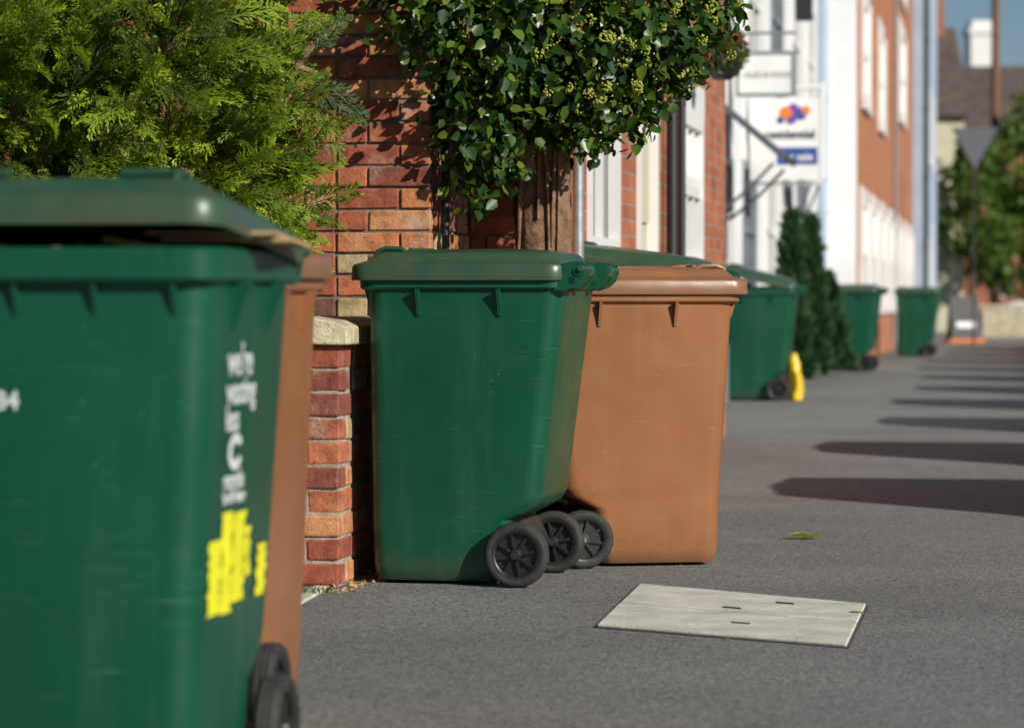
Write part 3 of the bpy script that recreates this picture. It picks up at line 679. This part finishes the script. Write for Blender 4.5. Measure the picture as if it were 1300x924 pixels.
p=np.c_[rng.uniform(-.80,-.56,160),rng.uniform(9.52,9.66,160),np.full(160,.005)]
V,Q=instance(LEAF*np.array([.5,1,1]),LEAFQ,p,rng.normal(size=(160,3))+[0,0,1],rng.normal(size=(160,3)),rng.uniform(.006,.022,160)); fast('weeds',V,Q,M_TREE)

# ------------------------------------------------------------------ ivy-clad tree
iv=group('ivy_tree',(.105,11.25,0)); T=MB()
R4=random.Random(5); rs=[]
for k,z_ in enumerate(np.linspace(-.03,2.6,22)):
    base=.094+.02*max(0,.4-z_)
    rs.append([(base*(1+.07*math.sin(3*a+z_*2)+.05*math.sin(7*a+z_*5)+R4.uniform(-.03,.03))*math.cos(a)+.015*math.sin(z_*2),base*(1+.07*math.sin(3*a+z_*2))*math.sin(a),z_) for a in np.linspace(0,2*math.pi,28,endpoint=False)])
T.rings(rs)
for e_ in ((.5,-.2,1.95),(-.35,-.5,1.95),(.2,.1,2.9),(-.3,.0,2.6),(.35,-.1,2.4),(-.25,-.4,1.6)): T.tube([(0,0,1.3),(e_[0]*.4,e_[1]*.4,1.3+(e_[2]-1.3)*.5),e_],[.04,.028,.01],8)
for k in range(16):
    a=R4.uniform(0,6.28); T.tube([(.098*math.cos(a+.25*math.sin(z_*3+k)),.098*math.sin(a+.25*math.sin(z_*3+k)),z_) for z_ in np.linspace(.9+.3*R4.random(),2.0,9)],.007,6)
T.make('trunk',M_BARK,iv,60)
LB=[(.137,11.1,1.90,.40),(-.137,10.85,1.82,.26),(-.12,10.9,1.52,.17),(-.15,10.9,1.36,.09),(-.14,10.9,1.26,.05),(-.07,10.95,1.38,.09),(.0,10.95,1.34,.07),(.11,11.05,1.66,.16),(.30,11.1,1.68,.22),(.43,11.1,1.82,.26),(.64,11.15,1.87,.14),(.55,11.1,1.74,.12),(.42,11.05,1.56,.11),(.34,11.05,1.48,.08),(-.30,10.75,1.93,.18),(-.42,10.7,1.99,.10),(.05,11.1,2.45,.55),(.1,11.15,2.9,.45),(.24,11.0,1.50,.10),(-.02,11.0,1.56,.12),(.72,11.1,1.92,.08)]
LBl=[(a-.105,b_-11.25,c,r_) for a,b_,c,r_ in LB]
n=14000; p,d,r=sample_lobes(LBl,n,.4)
gap=np.sin(p[:,0]*19+1.3)*np.sin(p[:,2]*17)+np.sin(p[:,1]*21+p[:,0]*9); keep=(gap>-.70)|(rng.random(n)<.25)
p,d,r=p[keep],d[keep],r[keep]; n=len(p); p+=rng.normal(size=p.shape)*.028
Yd=d*.5+rng.normal(size=d.shape)*.6+np.array([0,0,-.45]); Zn=d*.8+rng.normal(size=d.shape)*.6+np.array([.2,-.2,.35])
V,Q=instance(LEAF,LEAFQ,p,Yd,Zn,rng.uniform(.025,.060,n)); fast('leaves',V,Q,M_IVY,iv)
OCT=np.array([(1,0,0),(0,1,0),(-1,0,0),(0,-1,0),(0,0,1),(0,0,-1)],float); OQ=np.array([(0,1,4),(1,2,4),(2,3,4),(3,0,4),(1,0,5),(2,1,5),(3,2,5),(0,3,5)])
c,d,r=sample_lobes([l for l in LBl if l[0]>-.15 and l[2]>1.6],520,.97); c=c+d*.035
k=18; dirs=unit(rng.normal(size=(len(c),k,3))+d[:,None,:]*.8); pp=(c[:,None,:]+dirs*.018).reshape(-1,3)
V,Q=instance(OCT,OQ,pp,rng.normal(size=pp.shape),rng.normal(size=pp.shape),np.full(len(pp),.0055)); fast('flower_umbels',V,Q,M_FLOW,iv)

# ------------------------------------------------------------------ feathery conifer
verts=[];quads=[];tip=[]
def rh(p,q,w,z0,z1,t0,t1):
    p=np.array(p);q=np.array(q);dv=q-p;L=np.linalg.norm(dv);nv=np.array([-dv[1],dv[0]])/L*w;mid=p+dv*.45
    o=len(verts); zm=(z0+z1)/2
    verts.extend([(p[0],p[1],z0),(mid[0]+nv[0],mid[1]+nv[1],zm+.004),(q[0],q[1],z1),(mid[0]-nv[0],mid[1]-nv[1],zm+.004)]); quads.append((o,o+1,o+2,o+3)); tip.extend([t0,(t0+t1)/2,t1,(t0+t1)/2])
Rc=random.Random(3); f=lambda y:-.16*y*y
rh((0,0),(0,1.05),.014,0,f(1),0,1)
for i in range(10):
    t=.10+.085*i; L=.36*(1-t)**.7+.09
    for sd_ in (-1,1):
        tt=t+(.04 if sd_>0 else 0); L_=L*Rc.uniform(.7,1.25); a=math.radians(30+Rc.uniform(-8,8)); ux,uy=sd_*math.sin(a),math.cos(a)
        q=(ux*L_,tt+uy*L_); z0=f(tt); z1=f(tt+uy*L_)+Rc.uniform(-.12,.08)
        rh((0,tt),q,.016,z0,z1,.3*tt,.75+.25*tt)
        for k in range(5):
            s=.22+.15*k; l2=L_*.42*(1-s)+.05; sg_=1 if k%2 else -1; a2=a*sd_+sg_*math.radians(26+Rc.uniform(-8,8))
            bp=(ux*L_*s,tt+uy*L_*s); zb=z0+(z1-z0)*s
            rh(bp,(bp[0]+math.sin(a2)*l2,bp[1]+math.cos(a2)*l2),.015,zb,zb+Rc.uniform(-.06,.06),.4*tt+.3*s,.65+.25*tt+.15*s)
SP=np.array(verts);SQ=np.array(quads);TIP=np.array(tip)
cf=group('conifer_tree',(-1.35,9.75,0)); T=MB(); T.tube([(0,0,-.05),(.02,0,1.2),(0,0,2.9)],[.09,.06,.02],10)
T.tube([(.25,0,-.02),(.3,0,1.1),(.15,-.05,2.6)],[.05,.04,.015],8)
CL=[(-1.75,9.7,1.1,.62),(-1.08,9.75,1.36,.36),(-.98,9.7,1.80,.34),(-1.6,9.65,1.9,.62),(-1.3,9.8,2.6,.55),(-1.3,9.7,.75,.42),(-2.1,9.6,1.5,.6),(-.92,9.75,2.15,.33),(-.95,9.75,1.22,.25),(-.80,9.75,1.5,.2),(-.74,9.75,1.22,.13),(-.66,9.75,1.62,.12),(-.70,9.75,1.40,.10),(-1.45,9.35,1.42,.28),(-1.05,9.4,1.62,.22),(-1.75,9.3,1.72,.25)]
CLl=[(a+1.35,b_-9.75,c,r_) for a,b_,c,r_ in CL]
for l in CLl:
    for k in range(4):
        dv=unit(np.array([R4.uniform(-1,1),R4.uniform(-1,.4),R4.uniform(-.2,.8)]))*l[3]*.85
        T.tube([(0,0,max(.3,l[2]-.4)),(l[0],l[1],l[2]),(l[0]+dv[0],l[1]+dv[1],l[2]+dv[2])],[.02,.012,.004],5)
T.make('trunk',M_BARK,cf,60)
n=3600; p,d,r=sample_lobes(CLl,n,.35)
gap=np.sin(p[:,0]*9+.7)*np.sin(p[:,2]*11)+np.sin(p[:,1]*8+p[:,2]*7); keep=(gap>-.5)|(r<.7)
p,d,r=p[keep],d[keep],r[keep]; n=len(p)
Yd=d+np.array([.25,-.15,.35])+rng.normal(size=d.shape)*.35; Zn=np.array([.45,-.8,.45])+rng.normal(size=d.shape)*.4
sz=rng.uniform(.11,.25,n)
V,Q=instance(SP,SQ,p,Yd,Zn,sz)
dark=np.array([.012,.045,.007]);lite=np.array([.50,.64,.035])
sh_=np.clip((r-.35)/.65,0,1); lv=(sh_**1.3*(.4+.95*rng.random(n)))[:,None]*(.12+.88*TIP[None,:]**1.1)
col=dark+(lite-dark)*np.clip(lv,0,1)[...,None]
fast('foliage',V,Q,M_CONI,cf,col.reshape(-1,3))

# ------------------------------------------------------------------ light, sky, camera
a=math.radians(52); el=math.radians(28)
hx=-math.cos(a)*SN+math.sin(a)*CS; hy=-math.cos(a)*CS-math.sin(a)*SN
sd=Vector((hx*math.cos(el),hy*math.cos(el),math.sin(el)))
l=bpy.data.lights.new('sun','SUN'); l.energy=5.0; l.angle=math.radians(.53); l.color=(1,.96,.87)
so=bpy.data.objects.new('sun',l); scene.collection.objects.link(so); so.rotation_euler=sd.to_track_quat('Z','Y').to_euler(); so.location=(10,-10,12)
w=bpy.data.worlds.new('World'); scene.world=w; w.use_nodes=True; nt=w.node_tree
sk=nt.nodes.new('ShaderNodeTexSky'); sk.sky_type='NISHITA'; sk.sun_disc=False; sk.sun_elevation=el; sk.sun_rotation=math.atan2(hx,hy)
sk.dust_density=.2; sk.air_density=.8; sk.ozone_density=3
nt.links.new(sk.outputs[0],nt.nodes['Background'].inputs[0]); nt.nodes['Background'].inputs[1].default_value=.055
cam=bpy.data.cameras.new('camera'); co=bpy.data.objects.new('camera',cam); scene.collection.objects.link(co); scene.camera=co
co.location=(0,0,.9); co.rotation_euler=(math.radians(90-1.19),0,0)
cam.sensor_width=36; cam.lens=110.8; cam.clip_end=3000; cam.clip_start=.1
cam.dof.use_dof=True; cam.dof.focus_distance=9.95; cam.dof.aperture_fstop=3.8
scene.view_settings.view_transform='Standard'; scene.view_settings.look='None'; scene.view_settings.exposure=0
